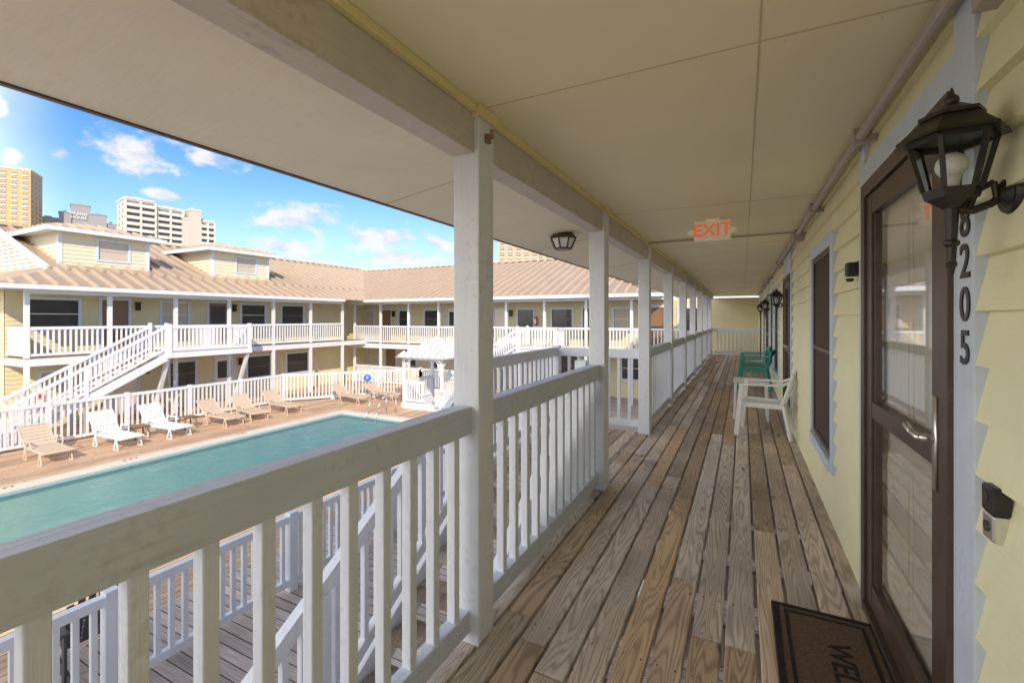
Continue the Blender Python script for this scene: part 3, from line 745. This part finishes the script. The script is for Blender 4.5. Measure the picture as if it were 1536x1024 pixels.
b.box(ex-.165,ex+.165,ey-.03,ey+.03,CZ-.215,CZ-.02);b.box(ex-.07,ex+.07,ey-.05,ey+.05,CZ-.02,CZ-.001)
for s in(-1,1): b.sphere((ex+s*.19,ey,CZ-.12),.04,0,12,.8)
b.build('housing',[EXITW],g,.012)
text('lettering','EXIT',.17,(ex,ey-.032,CZ-.118),(1,0,0),(0,0,1),EXITR,g,bold=.003)
for s in(-1,1): text('arrow','>' if s>0 else '<',.06,(ex+s*.15,ey-.032,CZ-.118),(1,0,0),(0,0,1),EXITR,g)
g=grp('ceiling_light',(-1.62,4.33,2.34));b=B()
b.cyl((0,0,-.03),(0,0,.01),.13,.10,8);b.cyl((0,0,-.045),(0,0,-.03),.14,.14,8);b.cyl((0,0,-.15),(0,0,-.135),.085,.09,8)
for k in range(8):
    t=2*math.pi*k/8;b.beam((.13*math.cos(t),.13*math.sin(t),-.045),(.088*math.cos(t),.088*math.sin(t),-.14),.012,.012)
b.build('frame',[BRONZE],g);b=B();b.cyl((0,0,-.134),(0,0,-.046),.084,.124,8);b.build('glass',[BULB],g)
g=grp('rusty_bracket');b=B();b.box(-1.079,-1.06,1.84,1.87,2.32,2.36);b.tube([V((-1.07,1.85,2.34)),V((-1.03,1.83,2.33)),V((-1.02,1.80,2.35))],.008);b.build('hook',[DOORB],g)
MAT=paint('coir_mat',(.26,.155,.085),.95,.35,60,1.0,(.08,.05,.03),.5)
MATB=paint('mat_black',(.02,.018,.016),.95,.3,60,.8,dirtamt=0)
g=grp('doormat');b=B();mx0,mx1,my0,my1=.13,.57,1.80,2.76
b.box(mx0,mx1,my0,my1,.003,.016);b.build('coir',[MAT],g,.004)
b=B();z0,z1=.0165,.0185
def fr(i,w):
    a,c,d,e=mx0+i,mx1-i,my0+i,my1-i
    b.box(a,c,d,d+w,z0,z1);b.box(a,c,e-w,e,z0,z1);b.box(a,a+w,d+w,e-w,z0,z1);b.box(c-w,c,d+w,e-w,z0,z1)
fr(.004,.026);fr(.055,.014);b.build('border',[MATB],g)
text('lettering','WELCOME',.13,((mx0+mx1)/2+.03,(my0+my1)/2-.07,.017),(0,-1,0),(1,0,0),MATB,g,.001,bold=.002)
# ================================================================ TOWERS
def unproj(px,py,d):
    a=math.radians(26.94);u=(px-768)/683*d
    return (u*math.cos(a)-d*math.sin(a),u*math.sin(a)+d*math.cos(a),1.5+(477-py)/683*d)
TW=plainmat('tower_white',(.60,.54,.48),.7);TO=plainmat('tower_orange',(.68,.43,.19),.7);TG=plainmat('tower_grey',(.34,.34,.37),.7);TD=plainmat('tower_glass',(.22,.22,.23),.3);TY=plainmat('tower_tan',(.56,.42,.28),.7);TL=plainmat('tower_light',(.72,.68,.62),.7)
def tower(name,px,d,blocks,rotoff,mw,mb):
    x,y,_=unproj(px,477,d);az=math.atan2(-x,y)+rotoff
    g=grp(name,(x,y,G),az);sc=.72
    bw=B()
    for xc,w,dp,ht,kind,yo in blocks:
        xc*=sc;w*=sc
        x0,x1=xc-w/2,xc+w/2
        bw.box(x0,x1,yo,yo+dp,0,ht,0)
        fl=3.0;n=int((ht-2)/fl)
        if kind=='grid':
            nb=max(2,int(w/4.0))
            for i in range(n):
                for j in range(nb):
                    c=x0+(j+.5)*w/nb;z=ht-3.4-i*fl
                    bw.box(c-1.35,c+1.35,yo-.5,yo-.02,z-.15,z+.0,1);bw.box(c-1.2,c+1.2,yo-.08,yo+.1,z,z+1.9,2)
                    bw.box(c-.06,c+.06,yo-.12,yo-.081,z,z+1.9,1);bw.box(c-1.35,c+1.35,yo-.45,yo-.38,z+0.01,z+.7,1)
            for i in range(n):
                for j in range(int(dp/5)):
                    c=yo+(j+.5)*5;z=ht-3.4-i*fl;bw.box(x1-.05,x1+.08,c-1,c+1,z,z+1.7,2);bw.box(x0-.08,x0+.05,c-1,c+1,z,z+1.7,2)
        elif kind=='balc':
            nb=max(2,int(w/5))
            for i in range(n):
                z=ht-3.2-i*fl
                bw.box(x0+.3,x1-.3,yo-.06,yo+.1,z+.1,z+2.5,2)
                bw.box(x0-.2,x1+.2,yo-1.9,yo-.07,z-.35,z+.0,1)
                bw.box(x0-.2,x1+.2,yo-1.95,yo-1.8,z+.01,z+1.1,1)
                for j in range(nb+1):
                    c=x0+j*w/nb;bw.box(c-.35,c+.35,yo-1.78,yo-.07,z+.01,z+2.64,1)
                for s in(x0-.06,x1-.06):
                    for j in range(int(dp/7)): c=yo+(j+.6)*7;bw.box(s,s+.12,c-1,c+1,z+.2,z+1.9,2)
        bw.box(x0-.3,x1+.3,yo-.3,yo+dp+.3,ht,ht+.8,1)
        bw.box(xc-w*.15,xc+w*.15,yo+dp*.3,yo+dp*.6,ht+.8,ht+2.2,0)
    bw.build('tower_body',[mw,mb,TD],g)
    return g
tower('apartment_tower',-4,260,[(0,38,16,90,'grid',0)],-.35,TO,TL)
d=300;hh=lambda py,d:(477-py)/683*d+3.9
tg=tower('resort_tower',118,d,[(-20,16,14,hh(332,d),'grid',0),(-9,8,14,hh(322,d),'plain',-1),(1,13,14,hh(308,d),'plain',0),(13,12,14,hh(320,d),'plain',-1),(22,8,14,hh(332,d),'grid',0)],0,TG,TG)
text('lettering','ISLAND\nHOUSE',2.4,(0,-1.3,hh(324,d)),(1,0,0),(0,0,1),SIGNW,tg,.05)
d=230
tower('apartment_tower',256,d,[(-17,16,16,hh(308,d),'balc',0),(0,15,16,hh(313,d),'balc',1.5),(9,5,14,hh(326,d),'plain',-1),(14,7,14,hh(312,d),'plain',-2),(22,9,14,hh(325,d),'balc',0)],.25,TW,TL)
d=240
tower('apartment_tower',790,d,[(-6,30,14,hh(360,d),'grid',0),(16,18,14,hh(372,d),'grid',1)],0,TY,TW)
# ================================================================ WORLD
sunaz,sunel=math.radians(137),math.radians(31)
w=bpy.data.worlds.new('World');scene.world=w;w.use_nodes=True
try:
    w.cycles.sampling_method='MANUAL';w.cycles.sample_map_resolution=512
except Exception: pass
t=NT(w.node_tree);t.N.clear()
out=t.node('ShaderNodeOutputWorld');bg=t.node('ShaderNodeBackground');bg.inputs[1].default_value=.15
sky=t.node('ShaderNodeTexSky',sky_type='NISHITA');sky.sun_disc=False;sky.sun_elevation=sunel;sky.sun_rotation=sunaz;sky.air_density=1.0;sky.dust_density=.3;sky.ozone_density=2.5
tc=t.node('ShaderNodeTexCoord').outputs['Generated']
x,y,z=t.sep(tc)
az=t.m('ARCTAN2',x,y);el=t.m('ARCSINE',z)
blobs=[(208,232,62,30),(318,236,48,17),(92,231,18,9),(15,235,16,10),(445,327,68,19),(243,292,28,9),(575,356,75,18),(425,372,60,14),(450,398,80,16),(655,366,40,12),(600,385,70,14),(0,160,14,16),(520,412,90,10)]
val=None
for px,py,wx,wy in blobs:
    u=(px-768)/683;A=math.atan(u)-math.radians(26.94);E=math.atan((477-py)/683/math.sqrt(1+u*u))
    sx=wx/683/(1+u*u)*1.35;sy=wy/683/math.sqrt(1+u*u)*1.45
    dx=t.m('DIVIDE',t.m('SUBTRACT',az,A),sx);dy=t.m('DIVIDE',t.m('SUBTRACT',el,E),sy)
    dd=t.m('SUBTRACT',1.0,t.m('SQRT',t.m('ADD',t.m('MULTIPLY',dx,dx),t.m('MULTIPLY',dy,dy))))
    val=dd if val is None else t.m('MAXIMUM',val,dd)
val=t.m('MAXIMUM',val,-1.0)
sv=t.comb(x,y,t.m('MULTIPLY',z,1.8))
n1=t.noise(sv,20,6,.6,.2);n2=t.noise(sv,5,3,.6)
mask=t.mr(t.m('ADD',val,t.m('MULTIPLY',t.m('SUBTRACT',n1,.5),2.5)),.08,.85,0,1,True)
ccol=t.mix(t.mr(n1,.38,.58),(4.7,5.0,5.6),(6.5,6.5,6.5))
hs=t.node('ShaderNodeHueSaturation');t.L.new(sky.outputs[0],hs.inputs['Color']);hs.inputs['Hue'].default_value=.512;hs.inputs['Saturation'].default_value=1.3;hs.inputs['Value'].default_value=1.4
haze=t.mr(el,0,.28,.50,0)
c=t.mix(haze,hs.outputs[0],(4.8,5.6,6.4))
c=t.mix(t.m('MULTIPLY',mask,.95),c,ccol)
# unseen fill added to brighten the walkway: high cloud and a glow behind-left
hi=t.m('MULTIPLY',t.mr(el,.58,.8,0,1,True),t.mr(n2,.35,.6,.4,1))
c=t.mix(hi,c,(5.0,5.1,5.4))
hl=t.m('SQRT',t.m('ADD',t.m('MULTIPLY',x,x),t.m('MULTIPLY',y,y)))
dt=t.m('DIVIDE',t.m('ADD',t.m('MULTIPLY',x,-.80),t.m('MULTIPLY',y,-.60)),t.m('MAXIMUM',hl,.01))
sky_fill=t.m('MULTIPLY',t.m('MULTIPLY',t.mr(dt,.55,.82,0,1,True),t.mr(el,.45,.85,1,0,True)),t.mr(n2,.3,.55,.6,1))
c=t.mix(sky_fill,c,(22.0,21.3,20.2))
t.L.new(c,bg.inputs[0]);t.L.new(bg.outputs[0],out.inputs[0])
sun=bpy.data.lights.new('sun','SUN');sun.energy=4.9;sun.angle=math.radians(.5);sun.color=(1,.84,.64)
so=bpy.data.objects.new('sun',sun);scene.collection.objects.link(so)
S=V((math.sin(sunaz)*math.cos(sunel),math.cos(sunaz)*math.cos(sunel),math.sin(sunel)));so.rotation_euler=S.to_track_quat('Z','Y').to_euler()
cam=bpy.data.cameras.new('camera');co=bpy.data.objects.new('camera',cam);scene.collection.objects.link(co)
cam.lens=16;cam.sensor_width=36;cam.shift_y=-35/1536;cam.clip_start=.02;cam.clip_end=6000
co.location=(0,0,1.5);co.rotation_euler=(math.radians(90),0,math.radians(26.94));scene.camera=co
scene.view_settings.view_transform='Standard';scene.view_settings.look='None';scene.view_settings.exposure=0
